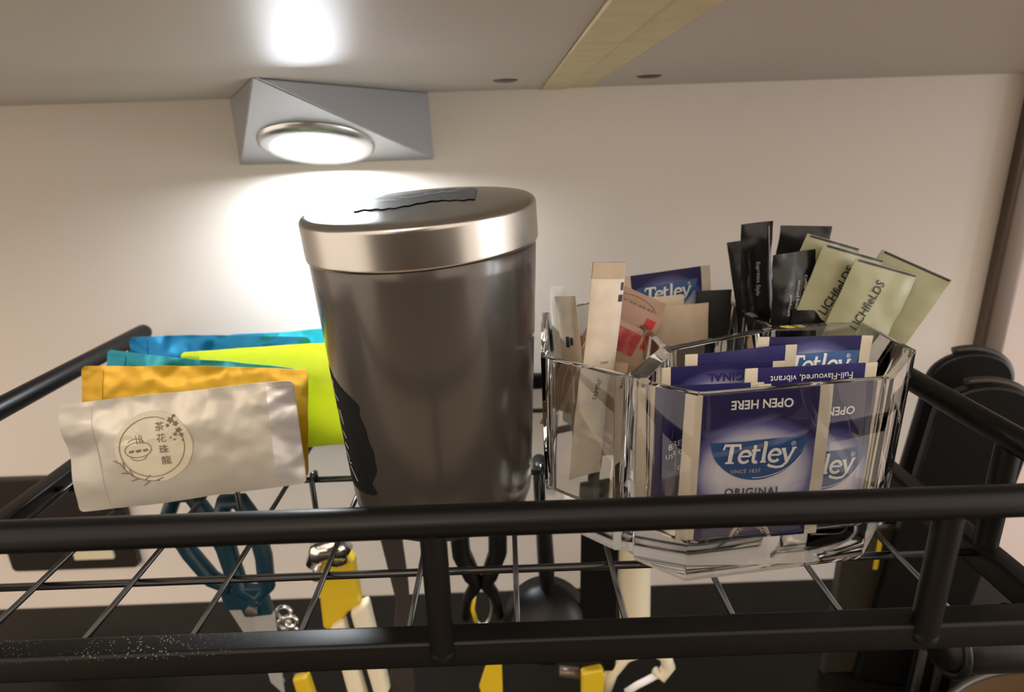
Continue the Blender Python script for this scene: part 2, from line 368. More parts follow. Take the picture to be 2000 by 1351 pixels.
# ---------------------------------------------------------------- the rack
rack = thing('shelf_rack', 'black metal wire shelf rack with round guard rail', 'rack', (-.0375, .42, 0))
def rp(mb, name, m=M_BLACK, **k):
    mb.v = [(x + .0375, y - .42, z) for x, y, z in mb.v]; return mb.build(name, m, rack, **k)
XL, XR, FY = -.340, .266, .2385
rp(MB().tube([(XL, FY, .067), (XR, FY, .067)], .0073, 20), 'top_rail', smooth=True, auto=50)
p, r_ = capsule((XL, FY-.004, .067), (XL, .570, .067), .0073); rp(MB().tube(p, r_, 18), 'top_rail', smooth=True)
p, r_ = capsule((XR, FY-.004, .067), (XR, .570, .067), .0073); rp(MB().tube(p, r_, 18), 'top_rail', smooth=True)
rp(MB().prism(rrect(.0138, .0150, .0022, cx=.2443, cy=-.0068), XL-.006, XR+.10, 'x'), 'bottom_rail', M_DUSTY, smooth=True, auto=45)
for x in (XL, XR): rp(MB().prism(rrect(.0138, .0150, .0022, cx=x, cy=-.0068), .2505, WY-.001, 'y'), 'side_rail', smooth=True, auto=45)
rp(MB().prism(rrect(.010, .0150, .002, cx=.592, cy=-.0068), XL, XR, 'x'), 'back_rail', smooth=True, auto=45)
def post(a, b, r=.0061):
    rp(MB().tube([a, Vector(a).lerp(Vector(b), .5), b], r, 16), 'post', smooth=True, auto=50)
    for q, s in ((a, -1), (b, 1)):   # weld bead
        rp(MB().tube([Vector(q) + Vector((0, 0, .0035*s*-1)), Vector(q), Vector(q) + Vector((0, 0, .002*s))], [r, r*1.05, r*.9], 16), 'weld', smooth=True, auto=60)
post((-.0366, .2385, .0625), (-.0366, .2392, -.004)); post((.1941, .2385, .0625), (.1941, .2392, -.004)); post((-.2672-.055, .2385, .0625), (-.322, .2392, -.004))
post((XR, .2975, .0625), (XR, .2975, 0)); post((XL, .2975, .0625), (XL, .2975, 0)); post((XL, .545, .0625), (XL, .545, 0)); post((XR, .545, .0625), (XR, .545, 0))
for i in range(11):
    x = -.3208 + .0534*i; rp(MB().tube([(x, .250, -.0016), (x, .589, -.0016)], .0016, 10), 'floor_wire', M_WIRE, smooth=True)
for y in (.2975, .406, .515): rp(MB().tube([(XL, y, -.0052), (XR, y, -.0052)], .0022, 10), 'cross_wire', M_WIRE, smooth=True)
# clamp knob below the front right corner
k = MB().tube([(.222, .262, -.034), (.236, .262, -.034), (.262, .262, -.034), (.274, .262, -.032), (.279, .262, -.028)], [.013, .0155, .0155, .012, .004], 20); rp(k, 'clamp_knob', M_BLKPL, smooth=True)
rp(MB().loop([(.226, .262 + .016*math.cos(a/24*2*math.pi), -.034 + .016*math.sin(a/24*2*math.pi)) for a in range(24)], .0022, 8), 'clamp_ring', M_BLKPL, smooth=True)
rp(MB().tube([(.250, .262, -.024), (.250, .256, -.010)], .005, 12), 'clamp_stem', smooth=True)
# ---------------------------------------------------------------- canister
can = thing('canister', 'tall charcoal grey canister with brushed steel lid', 'canister', (-.0455, .368, .0006), (R(1.0), R(-.6), 0))
def can_r(z): return .0572 + (.0652-.0572) * min(1, max(0, z/.165))
prof = [(0, .0005), (.046, .0), (.0515, .0012), (.0552, .0045), (.0570, .010)] + [(can_r(z/1000), z/1000) for z in range(16, 169, 8)] + [(.0640, .1700), (.0620, .1700), (.0620, .1690), (0, .1690)]
MB().lathe(prof, 96).build('body', M_CAN, can, smooth=True, auto=60)
lid = MB().lathe([(0, -.010), (.060, -.010), (.060, .0), (.0652, .0), (.0662, .0004), (.0666, .0012), (.0667, .0020), (.0667, .0028), (.0667, .0195), (.0667, .0203), (.0664, .0215), (.0656, .0227), (.0644, .0235), (.0630, .0240), (.0618, .0242), (.058, .0246), (.03, .0260), (0, .0263)], 96).build('lid', M_BRUSHED, can, smooth=True, auto=60)
lid.location = (.0, 0, .1690); lid.rotation_euler = (R(2.2), R(-2.2), 0)
def on_can(pts, name, m, e=.0003):
    P = [(a, z) for a, z in pts[0]]
    vs = []
    for a, z in P:
        rr = can_r(z) + e; vs.append((rr*math.sin(R(a)), -rr*math.cos(R(a)), z))
    me = bpy.data.meshes.new(name); me.from_pydata(vs, [], pts[1]); me.materials.append(m); o = bpy.data.objects.new(name, me); COL.objects.link(o); o.parent = can; return o
right_edge = [(.028, -56), (.031, -40), (.034, -34), (.040, -37), (.052, -31), (.062, -32), (.072, -34), (.084, -37), (.091, -37), (.095, -45), (.099, -55), (.104, -70)]
def edge(z):
    for (z0, a0), (z1, a1) in zip(right_edge, right_edge[1:]):
        if z <= z1: return a0 + (a1-a0)*(z-z0)/(z1-z0)
    return right_edge[-1][1]
vs = []; fs = []; NZ, NA = 46, 12
for j in range(NZ+1):
    z = .0285 + .0750*j/NZ; e0 = -116 + 5*math.sin(z*260); e1 = edge(z) + .5*math.sin(z*430)
    vs += [(e0 + (e1-e0)*i/NA, z) for i in range(NA+1)]
for j in range(NZ):
    for i in range(NA): q = j*(NA+1)+i; fs.append((q, q+1, q+NA+2, q+NA+1))
on_can((vs, fs), 'brushed_label', M_PATCH)
def cs(*pts): return [(a, z) for a, z in pts]
st = []
for ln in (cs((-62, .099), (-65, .094), (-63, .089), (-58, .087)), cs((-63, .080), (-62, .076), (-57, .072), (-59, .081)), cs((-62, .066), (-57, .063)), cs((-62, .058), (-57, .056)), cs((-63, .052), (-59, .049), (-61, .045), (-57, .046)), cs((-60, .043), (-52, .036))):
    st.append([(a*.00107, z) for a, z in ln])
m2 = strokes2d(st, .0011); on_can(([(x/.00107, z) for x, z in m2[0]], m2[1]), 'chalk_marks', M_CHALK, .0006)
def on_lid(m2, name, m, e):
    me = bpy.data.meshes.new(name); me.from_pydata([(x, y, .02635 - .0012*(math.hypot(x, y)/.055)**2 + e) for x, y in m2[0]], [], m2[1]); me.materials.append(m)
    o = bpy.data.objects.new(name, me); COL.objects.link(o); o.parent = lid
top = lambda x: .010 + .018*math.sin((x+.03)*42) + .003*math.sin(x*500) + (.010 if x > .005 else 0)
bot = lambda x: -.028 + .014*(x+.03)/.06 + .004*math.sin(x*160) + .0015*math.sin(x*900)
on_lid(cols2d(-.034, .033, lambda x: max(top(x), bot(x)+.002), bot, 44, 6), 'brushed_label', M_PATCHLID, .0004)
on_lid(strokes2d([[(-.022, .002), (-.012, -.002)], [(-.012, .008), (-.004, .004), (.004, .010)], [(.002, .018), (.008, .012), (.013, .021)], [(.013, .016), (.022, .018)]], .0012), 'chalk_marks', M_CHALK, .0008)
# ---------------------------------------------------------------- foil tea pouches
def pouch(name, label, w, h, t, m, loc, yaw, lean, roll, seed, amp=.003, corner=.0035, extra=None, seals=(.014, .016), seal_m=None):
    o = thing(name, label, 'pouch', loc, (0, 0, 0), 'foil tea pouches')
    o.matrix_world = Matrix.Translation(loc) @ Matrix.Rotation(R(yaw), 4, 'Z') @ Matrix.Rotation(R(-lean), 4, 'X') @ Matrix.Rotation(R(roll), 4, 'Y')
    wr = wrinkle(amp, 22, seed); fine = wrinkle(amp*.35, 75, seed+3)
    wave = lambda u, v: (wr(u, v) + fine(u, v)) * (.35 + .65*min(1, v/h)) + (extra(u, v) if extra else 0)
    s = Sheet(w, h, t, wave); s.pw = 3
    s.mesh('body', m, o, nu=64, nv=32, corner=corner)
    for sd, ww in ((-1, seals[0]), (1, seals[1])):
        if ww:
            a, b = (-w/2+.0004, -w/2+ww) if sd < 0 else (w/2-ww, w/2-.0004)
            s.mesh('side_seal', (seal_m if seal_m and sd > 0 else m), o, u0=a, u1=b, v0=corner*.9, v1=h-corner*.9, nu=6, nv=40, grow=.00045)
    return o, s
pw, sw = pouch('tea_pouch', 'white foil tea pouch with round flower sticker, frontmost of the pouches', .146, .0735, .012, M_FWHITE, (-.2160, .3745, .002), 9.5, 11, -1.0, 4.2, .0036, seals=(.020, .0185), seal_m=mat('white_foil_led_sheen', (.62, .61, .62), .3, metal=.55, bump=(60, .1, .002)), extra=lambda u, v: .0016*math.sin(v*170+1)*min(1, max(0, (-.048-u)/.02)) + .0012*math.sin(v*60+u*90))  # right seal: brighter, bluish copy of the white foil, painting in the lamp's reflection
pouch('tea_pouch', 'golden yellow foil pouch right behind the white one', .149, .0800, .010, M_FYEL, (-.2240, .402, .003), 5, 8, 5.4, 1.3, .0035, extra=lambda u, v: .006*math.sin(u*26+1))
pouch('tea_pouch', 'deep teal foil pouch between the yellow and lime ones', .136, .0790, .008, M_FTEAL, (-.2330, .4235, .004), 3, 5, 10, 7.7, .003, extra=lambda u, v: .004*math.sin(u*40))
pouch('tea_pouch', 'lime green foil pouch half hidden by the canister', .166, .0825, .010, M_FLIME, (-.1640, .447, .0005), 1, 7, -1.0, 2.9, .0032, extra=lambda u, v: .003*math.sin(v*90+u*30))
pouch('tea_pouch', 'blue foil pouch standing behind the teal one', .150, .0835, .008, M_FBLUE, (-.2330, .4765, .0005), -4, 5, .5, 9.1, .003, extra=lambda u, v: .005*math.sin(u*34+2))
pouch('tea_pouch', 'turquoise foil pouch rearmost, near the lit wall', .140, .0790, .008, M_FCYAN, (-.1650, .5035, .0005), 2, 5, -1.2, 5.6, .003, extra=lambda u, v: .004*math.sin(u*50))
# round sticker on the white pouch
su, sv, sr = -.0180, .0400, .0235
disc = ([(su, sv)] + [(su + sr*f*math.cos(a/32*2*math.pi), sv + sr*f*math.sin(a/32*2*math.pi)) for f in (.25, .5, .75, 1) for a in range(32)], [(0, 1+a, 1+(a+1) % 32) for a in range(32)] + [(1+32*k+a, 1+32*(k+1)+a, 1+32*(k+1)+(a+1) % 32, 1+32*k+(a+1) % 32) for k in range(3) for a in range(32)])
stk = sw.prt('sticker', disc, M_STICKER, pw, .0005)
ring = strokes2d([arc(su-.001, sv, .0195, .0195, 62, 385-25, 60), arc(su-.001, sv, .0195, .0195, 0, 22, 8)], .0005)
bx, by = su-.0095, sv-.0005
bowl = strokes2d([arc(bx, by, .0078, .005, 0, 360, 26), arc(bx-.001, by+.004, .005, .0032, 20, 160, 10), arc(bx, by-.0045, .0045, .0025, 180, 360, 10), [(bx, by+.0035), (bx-.001, by+.0095)], [(bx+.0016, by+.0035), (bx+.001, by+.0095)], [(bx+.003, by+.0035), (bx+.0022, by+.009)]], .0005)
bartx = strokes2d([[(bx-.0055+.0042*k, by-.001), (bx-.0026+.0042*k, by-.0005)] for k in range(3)], .0017)
chars = joinm(*[text2d(ch, .0062, .00005, at=(su+.0045+.0012*i*.5, sv+.0125-.0075*i)) for i, ch in enumerate('茶花珠龍')])
random.seed(3)
flowers = joinm(*[move2d(([(0, 0)] + [(math.cos(a/10*2*math.pi)*(1 if a % 2 else .55), math.sin(a/10*2*math.pi)*(1 if a % 2 else .55)) for a in range(10)], [(0, 1+a, 1+(a+1) % 10) for a in range(10)]), (su+.0118+x, sv+.0125+y), r_, random.random()) for x, y, r_ in ((0, .004, .0026), (.003, .0015, .0022), (-.002, .0008, .0016), (.0045, -.003, .0024), (.0022, -.0055, .0016), (.0058, -.0062, .0018), (-.001, -.0075, .0009), (.0012, -.009, .0009), (.0062, -.010, .0010), (.002, .0065, .0014))])
leaves = strokes2d([arc(su-.001, sv-.001, .0215, .0215, 198, 275, 20)] + [[(su-.001+.0215*math.cos(R(a)), sv-.001+.0215*math.sin(R(a))), (su-.001+.0215*math.cos(R(a))+.005*math.cos(R(b)), sv-.001+.0215*math.sin(R(a))+.005*math.sin(R(b)))] for a, b in ((200, 150), (212, 95), (222, 175), (230, 110), (240, 195), (250, 40), (258, 215), (268, 20))], .0006)
def prt2(s, name, m2, m, par, thing_o, e):
    o = s.prt(name, m2, m, thing_o, e); o.parent = par; return o
for nm, g in (('ring_print', ring), ('bowl_print', joinm(bowl, bartx)), ('lettering', chars), ('flower_print', flowers), ('leaf_print', leaves)):
    o = sw.prt(nm, g, M_INK, pw, .0008)
    o.parent = stk
# ---------------------------------------------------------------- clear caddy
OUT = [(.088, .272), (.190, .285), (.226, .325), (.228, .40), (.19, .464), (.075, .468), (.024, .432), (.0180, .335), (.0545, .3015), (.0595, .3015), (.0650, .2960), (.0645, .2915)]
CC = (.126, .37)
CELLS = [[(.0905, .2765), (.188, .2893), (.2220, .327), (.2240, .380), (.168, .372), (.0955, .340), (.0690, .2945)],
         [(.0620, .3040), (.0885, .345), (.0835, .4635), (.0762, .4635), (.0285, .430), (.0225, .337)],
         [(.0925, .347), (.1635, .3775), (.1615, .461), (.0880, .4635)],
         [(.1700, .3795), (.2240, .3855), (.2235, .399), (.1885, .459), (.1660, .4605)]]
def caddy():
    m = MB(); ZR = .1083
    def ring(sc, z): return [(CC[0] + (x-CC[0])*sc, CC[1] + (y-CC[1])*sc, z) for x, y in OUT]
    prof = [(.965, 0), (.988, .0040), (.988, .0185), (1, ZR)]
    n = len(OUT); vs = []; fs = []
    for sc, z in prof: vs += ring(sc, z)
    for k in range(len(prof)-1): fs += [(k*n+i, k*n+(i+1) % n, (k+1)*n+(i+1) % n, (k+1)*n+i) for i in range(n)]
    fs += [tuple(reversed(range(n))), tuple((len(prof)-1)*n+i for i in range(n))]
    m.add(vs, fs); body = m.build('caddy', M_GLASS)
    cut = []
    for c in CELLS:
        cx = sum(p[0] for p in c)/len(c); cy = sum(p[1] for p in c)/len(c)
        o = MB().prism(c, .0205, ZR+.01, 'z', .955, 1.004, (cx, cy)).build('cut', M_GLASS, bevel=.004); o.modifiers['bevel'].segments = 3; o.modifiers['bevel'].angle_limit = R(20); cut.append(o)
        b = body.modifiers.new('cut', 'BOOLEAN'); b.operation = 'DIFFERENCE'; b.object = o; b.solver = 'EXACT'
    bv = body.modifiers.new('bevel', 'BEVEL'); bv.width = .0011; bv.segments = 2; bv.limit_method = 'ANGLE'; bv.angle_limit = R(35)
    dg = bpy.context.evaluated_depsgraph_get(); dg.update(); me = bpy.data.meshes.new_from_object(body.evaluated_get(dg))
    me.name = 'caddy'; body.modifiers.clear(); body.data = me
    for o in cut: bpy.data.objects.remove(o)
    me.polygons.foreach_set('use_smooth', [True]*len(me.polygons)); me.set_sharp_from_angle(angle=R(25))
    body.name = 'divided_caddy'
    return tag(body, 'clear four-compartment caddy filled with tea bags and sachets', 'caddy')
caddy()
# ---------------------------------------------------------------- tea bag envelopes
def tetley_word():
    L = []
    def a(p, w=.12): L.append((p, w))
    a([(.30, .02), (.30, .70)], .15); a([(.02, .69), (.60, .69)], .10); a([(.05, .71), (.01, .52)], .07); a([(.57, .71), (.60, .54)], .07); a([(.15, .03), (.45, .03)], .07)
    def e(x): a([(x+.03, .27)] + [(x+.41, .27)], .07); a(arc(x+.23, .25, .20, .22, 5, 320, 18), .11)
    e(.58)
    a([(1.13, .66), (1.13, .14)] + arc(1.24, .14, .11, .12, 180, 300, 6), .12); a([(1.02, .47), (1.33, .47)], .08)
    a([(1.50, .76), (1.50, .02)], .13); a([(1.42, .75), (1.52, .75)], .07); a([(1.40, .03), (1.61, .03)], .07)
    e(1.66)
    a([(2.18, .47), (2.36, .02)], .12); a([(2.10, .47), (2.26, .47)], .07); a([(2.56, .49), (2.36, -.02), (2.22, -.17), (2.02, -.20), (1.80, -.15), (1.70, -.08)], .10); a([(2.48, .48), (2.64, .50)], .07)
    m = strokes2d(L, .12)
    return [((x - 1.32 + .10*y)/2.6, y/2.6) for x, y in m[0]], m[1]
TW = tetley_word()
def logo(s, o, cu, cv, w):
    """half-round blue logo with white lettering, w wide, top edge at cv"""
    hw = w/2; dpt = w*.43
    top = lambda x: cv + .04*(x-cu)
    bot = lambda x: cv - dpt*max(0, 1 - ((x-cu)/hw)**2)**.55 - .0001
    lg = s.prt('logo', cols2d(cu-hw, cu+hw, top, bot, 30, 8), M_LOGO, o, .0004)
    for nm, g, m in (('lettering', move2d(TW, (cu, cv - w*.235), w*.75), M_WHITE), ('lettering', text2d('SINCE 1837', w*.058, at=(cu-w*.12, cv-w*.325), space=1.1), M_PAPER), ('lettering', text2d('®', w*.07, at=(cu+w*.36, cv-w*.05)), M_WHITE),
                     ('logo_edge', strokes2d([[(cu + hw*.93*math.sin(R(q)), cv - dpt*.93*max(0, 1-(.93*math.sin(R(q)))**2)**.55) for q in range(-5, 75, 4)]], w*.008), M_WHITE)):
        c = s.prt(nm, g, m, o, .0008); c.parent = lg
def envelope(label, loc, yaw, lean, roll, m=M_TET, w=.075, h=.086, t=.0022, seed=1, amp=.0008, front=None, seal=.0068, wave=None):
    o = thing('tea_envelope', label, 'tea bag', loc, group='tea bag envelopes in the caddy')
    o.matrix_world = Matrix.Translation(loc) @ Matrix.Rotation(R(yaw), 4, 'Z') @ Matrix.Rotation(R(-lean), 4, 'X') @ Matrix.Rotation(R(roll), 4, 'Y')
    wr = wrinkle(amp, 30, seed); s = Sheet(w, h, t, (lambda u, v: wr(u, v) + (wave(u, v) if wave else 0)))
    s.mesh('printed_panel', m, o, u0=-w/2+seal, u1=w/2-seal, nu=28, nv=28)
    for a, b in ((-w/2, -w/2+seal), (w/2-seal, w/2)): s.mesh('crimped_seal', M_PAPER, o, u0=a, u1=b, nu=3, nv=64, rib=.00022)
    if front: front(s, o)
    return o
def txt(s, o, *a, m=M_WHITE, **k): return s.prt('lettering', text2d(*a, **k), m, o, .0006)
def f_main(s, o):
    logo(s, o, .001, .0555, .0505)
    txt(s, o, 'OPEN HERE', .0062, .00012, rot=math.pi, at=(.001, .0750)); txt(s, o, 'ORIGINAL', .0058, .0001, at=(.000, .0270), m=M_NAVYTXT, space=1.15)
    c = (.001, -.001); seal_ = strokes2d([arc(*c, .0105, .0105, 0, 180, 40), arc(*c, .0096, .0096, 0, 180, 40)], .0006)
    teeth = strokes2d([[(c[0]+.0105*math.cos(R(a)), c[1]+.0105*math.sin(R(a))), (c[0]+.0113*math.cos(R(a)), c[1]+.0113*math.sin(R(a)))] for a in range(3, 180, 6)], .0004)
    ring_t = joinm(*[text2d(ch, .0028, at=(c[0]+.0078*math.cos(R(158-13*i)), c[1]+.0078*math.sin(R(158-13*i))), rot=R(68-13*i)) for i, ch in enumerate('GREAT BLEND')][:11])
    s.prt('quality_emblem', joinm(seal_, teeth, ring_t), M_PAPER, o, .0006)
def f_low(s, o):
    logo(s, o, .002, .040, .0505); txt(s, o, 'OPEN HERE', .0062, .00012, rot=math.pi, at=(.002, .062))
def f_left(s, o):
    txt(s, o, 'BREW', .0042, at=(-.012, .044)); txt(s, o, 'USE ONE', .0034, at=(-.012, .039)); txt(s, o, 'CUP', .0034, at=(-.009, .030))
def f_back(s, o): logo(s, o, .003, .0785, .052)
def f_high(s, o): logo(s, o, .0, .0830, .046)
def f_orig(s, o): txt(s, o, 'ORIGINAL', .0066, .00012, rot=math.pi, at=(.008, .0775), m=M_NAVYTXT, space=1.1)
def f_full(s, o): txt(s, o, 'Full-Flavoured, vibrant', .0052, rot=math.pi, at=(.0, .0800))
envelope('tea envelope with full half-round logo, frontmost in the clear caddy', (.1235, .2858, .0208), 3.5, .5, .6, front=f_main, h=.0835, seed=2)
envelope('tea envelope at the right front of the caddy, logo half hidden behind the frontmost', (.1610, .2955, .0208), 6, 1, 1.2, m=M_TET2, w=.074, h=.0825, front=f_low, seed=5)
envelope('tea envelope turned sideways along the left front pane of the caddy', (.1010, .3000, .0208), -2, 1, -.8, m=M_TETN, w=.064, h=.0810, front=f_left, seed=9, wave=lambda u, v: -.002*math.sin(v*38) if u < -.015 else 0)
envelope('tea envelope with upside-down flavour line behind the front two', (.1600, .3075, .0208), 5.5, 2, 1.0, m=M_TETN, w=.074, h=.0860, front=f_full, seed=11)
envelope('tea envelope with upside-down dark lettering at the left of the front compartment', (.1170, .3180, .0208), 5, 3, 0.5, m=M_TET3, w=.072, h=.0840, front=f_orig, seed=13)
envelope('plain navy tea envelope at the back left of the front compartment', (.1320, .3285, .0222), 9, 3.5, .8, m=M_TETN, w=.070, h=.0870, seed=15, wave=lambda u, v: .0025*math.sin(u*70))
envelope('tea envelope standing highest in the front compartment, logo half sunk', (.1765, .3430, .0230), 4, 3, 3.0, m=M_TET3, w=.072, h=.0880, front=f_back, seed=17, amp=.0011, wave=lambda u, v: .0015*math.sin(u*60))
envelope('tea envelope rising alone from the rear compartment before the wall', (.1255, .4470, .040), 3, 2, -5.5, m=M_TET3, w=.066, h=.092, front=f_high, seed=19)
envelope('tea envelope low behind the pink tags in the rear compartment', (.1180, .4545, .0300), 1, 1, 0, m=M_TETN, w=.050, h=.088, seed=23)
# ---------------------------------------------------------------- sticks, kraft tags, sachets
def packet(name, label, cat, w, h, t, m, loc, yaw, lean, roll, seed=1, amp=.001, front=None, group=None, wave=None, nu=22, nv=48):
    o = thing(name, label, cat, loc, group=group)
    o.matrix_world = Matrix.Translation(loc) @ Matrix.Rotation(R(yaw), 4, 'Z') @ Matrix.Rotation(R(-lean), 4, 'X') @ Matrix.Rotation(R(roll), 4, 'Y')
    wr = wrinkle(amp, 45, seed); s = Sheet(w, h, t, (lambda u, v: wr(u, v) + (wave(u, v) if wave else 0))); s.mesh('wrapper', m, o, nu=nu, nv=nv)
    if front: front(s, o)
    return o
def f_stick(s, o):
    s.mesh('end_seal', M_KRAFTL, o, v0=s.h-.009, v1=s.h, nu=8, nv=12, grow=.0003, rib=.0001)
    s.prt('dark_marks', joinm(cols2d(s.w/2-.003, s.w/2-.0004, lambda x: s.h-.018, lambda x: s.h-.022, 2, 2), cols2d(s.w/2-.002, s.w/2-.0004, lambda x: s.h-.011, lambda x: s.h-.0155, 2, 2)), M_BLK, o)
    s.prt('lettering', joinm(*[text2d(q, .0032, at=(.002, s.h-.058-.005*i), rot=R(4)) for i, q in enumerate(('raw', 'sugar', 'stick'))], text2d('sugar', .006, .0001, rot=R(80), at=(.001, s.h-.085), shear=.3)), M_INK, o)
def f_mark(s, o):
    s.prt('dark_marks', joinm(cols2d(-.002, .0012, lambda x: s.h-.026, lambda x: s.h-.033, 2, 3), cols2d(.0018, .0045, lambda x: s.h-.0265, lambda x: s.h-.0315, 2, 3)), M_BLK, o)
packet('sugar_stick', 'tall translucent sugar stick sticking up highest in the left compartment', 'sugar stick', .0195, .138, .004, M_STICK, (.0460, .3430, .0225), 10, -1, 4.5, 2, .0012, f_stick, 'sugar sticks', wave=lambda u, v: .0016*math.sin(v*40))
packet('sugar_stick', 'cream paper stick leaning left against the canister side of the caddy', 'sugar stick', .018, .110, .003, M_KRAFTL, (.0470, .3700, .0225), -48, 2, -10, 4, .001, f_mark, 'sugar sticks')
packet('sugar_stick', 'thin cream stick at the extreme left of the caddy', 'sugar stick', .016, .112, .003, M_STICK, (.0390, .3880, .0225), -55, 3, -9, 6, .001, None, 'sugar sticks')
packet('sugar_stick', 'brown kraft stick low behind the tall translucent one', 'sugar stick', .019, .074, .003, M_KRAFT, (.0560, .3560, .0225), -8, 1, 5, 8, .001, None, 'sugar sticks')
def f_nomi(s, o): s.prt('lettering', text2d('NUMI', .0085, .0001, at=(.003, s.h-.0105), space=1.15), M_INK, o, .0008); s.prt('curved_line', strokes2d([arc(0, s.h-.012, .018, .009, 20, 165, 14)], .0004), M_INK, o)
def f_redsq(s, o): s.prt('red_square', cols2d(s.w/2-.0105, s.w/2-.0035, lambda x: s.h-.0045, lambda x: s.h-.0115, 3, 3), M_RED, o)
def f_redleaf(s, o):
    f_redsq(s, o)
    s.prt('crimson_band', cols2d(-s.w/2+.0004, s.w/2-.0125, lambda x: s.h-.0035-.0*x, lambda x: s.h-.0190, 8, 4), M_REDLEAF, o)
packet('tea_tag_packet', 'pink-brown kraft tea packet with dark name lettering, behind the tall stick', 'tea packet', .040, .095, .002, mat('pink_kraft', (.42, .26, .19), .6), (.0466, .4000, .0420), 4, 0, 26, 3, .0008, f_nomi, 'kraft tea packets')
packet('tea_tag_packet', 'kraft tea packet with a red square at its corner, rear one', 'tea packet', .044, .090, .002, mat('pink_kraft', ()), (.0415, .3900, .0420), 4, 0, 27.5, 5, .0008, f_redsq, 'kraft tea packets')
packet('tea_tag_packet', 'kraft tea packet with crimson band and red square in front', 'tea packet', .044, .086, .002, M_KRAFT, (.0380, .3800, .0360), 4, 0, 29, 7, .0008, f_redleaf, 'kraft tea packets')
packet('tea_tag_packet', 'pale kraft packet with rounded folded top in the rear compartment', 'tea packet', .042, .0930, .006, M_KRAFTL, (.1200, .4120, .0225), 5, 0, -2, 9, .001, None, 'kraft tea packets')
packet('tea_tag_packet', 'small cream packet peeking over the pale kraft one', 'tea packet', .030, .097, .003, M_PAPER, (.1120, .4230, .0225), 4, 0, -2, 10, .0006, lambda s, o: s.prt('dot_print', cols2d(-.001, .001, lambda x: s.h-.007, lambda x: s.h-.009, 1, 1), M_INK, o), 'kraft tea packets')
packet('tea_tag_packet', 'flat black packet beside the pale kraft one', 'tea packet', .026, .0975, .003, M_BLK, (.1475, .4330, .0225), 3, 0, 0, 12, .0004, None, 'kraft tea packets')
def f_black1(s, o): s.prt('lettering', joinm(*[text2d(q, .0034, rot=R(-94), at=(.006-.0050*i, s.h*.74)) for i, q in enumerate(('Coffee is Fairtrade certified', 'sourced from Fairtrade', 'producers'))]), M_SATTXT, o, .0007)
def f_black2(s, o): s.prt('lettering', text2d('Espresso Style', .0040, rot=R(-92), at=(0, s.h*.74)), M_SATTXT, o, .0007); s.prt('edge_line', strokes2d([[(.008, s.h*.6), (.008, s.h*.98)]], .0005), M_SATTXT, o, .0007)
def f_black3(s, o): s.prt('cup_mark', cols2d(-.003, .004, lambda x: s.h*.60, lambda x: s.h*.5, 3, 3), M_SATTXT, o, .0007)
G = 'black coffee sachets'
packet('coffee_sachet', 'black sachet with two upright lines of white print, front of the black ones', 'sachet', .031, .130, .005, M_SATBLK, (.1905, .4000, .0225), 12, -1, -3, 2, .0022, f_black1, G, wave=lambda u, v: .003*math.sin(v*45))
packet('coffee_sachet', 'black sachet with square top rising behind the printed one', 'sachet', .022, .146, .003, M_SATBLK, (.1800, .4220, .0225), 6, 0, -4, 3, .0015, f_black2, G, wave=lambda u, v: .002*math.sin(v*60))
packet('coffee_sachet', 'narrow black sachet leaning out to the left', 'sachet', .014, .136, .003, M_SATBLK, (.1820, .4100, .0225), -35, 0, -12, 4, .001, f_black3, G)
packet('coffee_sachet', 'black sachet with wide notched top behind the pale green ones', 'sachet', .036, .142, .003, M_SATBLK, (.1980, .4260, .0225), 4, 0, 3, 5, .0012, None, G)
packet('coffee_sachet', 'short black sachet low beneath the pale green ones', 'sachet', .040, .092, .004, M_SATBLK, (.2020, .3920, .0225), 5, 0, 2, 6, .0014, lambda s, o: s.prt('lettering', text2d('e', .008, at=(.004, s.h-.012), rot=R(-15)), M_SATTXT, o), G)
def f_lich(s, o):
    s.prt('lettering', text2d('LICHfieLDS', .0088, .00008, rot=R(90-10), at=(-.004, s.h*.60), shear=.12, sx=.80), M_BLK, o, .0006)
    s.prt('dark_edge', cols2d(-s.w/2+.002, s.w/2-.001, lambda x: s.h-.0003, lambda x: s.h-.0016, 10, 1), M_BLK, o)
def lich(label, loc, yaw, lean, roll, seed, w=.045, h=.066):
    return packet('sugar_sachet', label, 'sachet', w, h, .007, M_LICH, loc, yaw, lean, roll, seed, .0013, f_lich, 'pale green sachets', nu=20, nv=24, wave=lambda u, v: .001*math.sin(u*260) * (1 if v < h*.25 else .25))
lich('pale green lettered sachet, leftmost of the four', (.1950, .4040, .0980), 8, -3, 17, 1, w=.040, h=.062)
lich('pale green lettered sachet, second from the left', (.2040, .3950, .0880), 6, -2, 17, 3)
lich('pale green lettered sachet with full name readable, frontmost', (.2200, .3860, .0800), 4, -2, 17, 5)
lich('pale green sachet behind the frontmost, showing only its right edge', (.2370, .4000, .0820), -22, 2, 24, 7)
# ---------------------------------------------------------------- utensils below the rack
UY = .45
def hook(x, y, ztop, zbot):
    o = MB().tube([(x, y+.006, ztop-.006), (x, y+.005, ztop+.001), (x, y, ztop+.0025), (x, y-.004, ztop-.002), (x, y-.004, zbot+.010), (x, y-.003, zbot+.003), (x, y, zbot), (x, y+.005, zbot+.002), (x, y+.008, zbot+.012)], .0021, 8).build('hanging_hook', M_WIRE, smooth=True)
    return o
HG = 'black hooks under the rack'
for x, zb, lb in ((-.146, -.050, 'black wire hook between canister and white pouch'), (-.2010, -.052, 'black wire hook under the white pouch'), (-.1010, -.030, 'black wire hook above the grey spatula handle'), (-.0290, -.032, 'black wire hook above the tongs'), (.0210, -.030, 'black wire hook above the black ladle')):
    tag(hook(x, .406, -.0030, zb), lb, 'hook', HG)
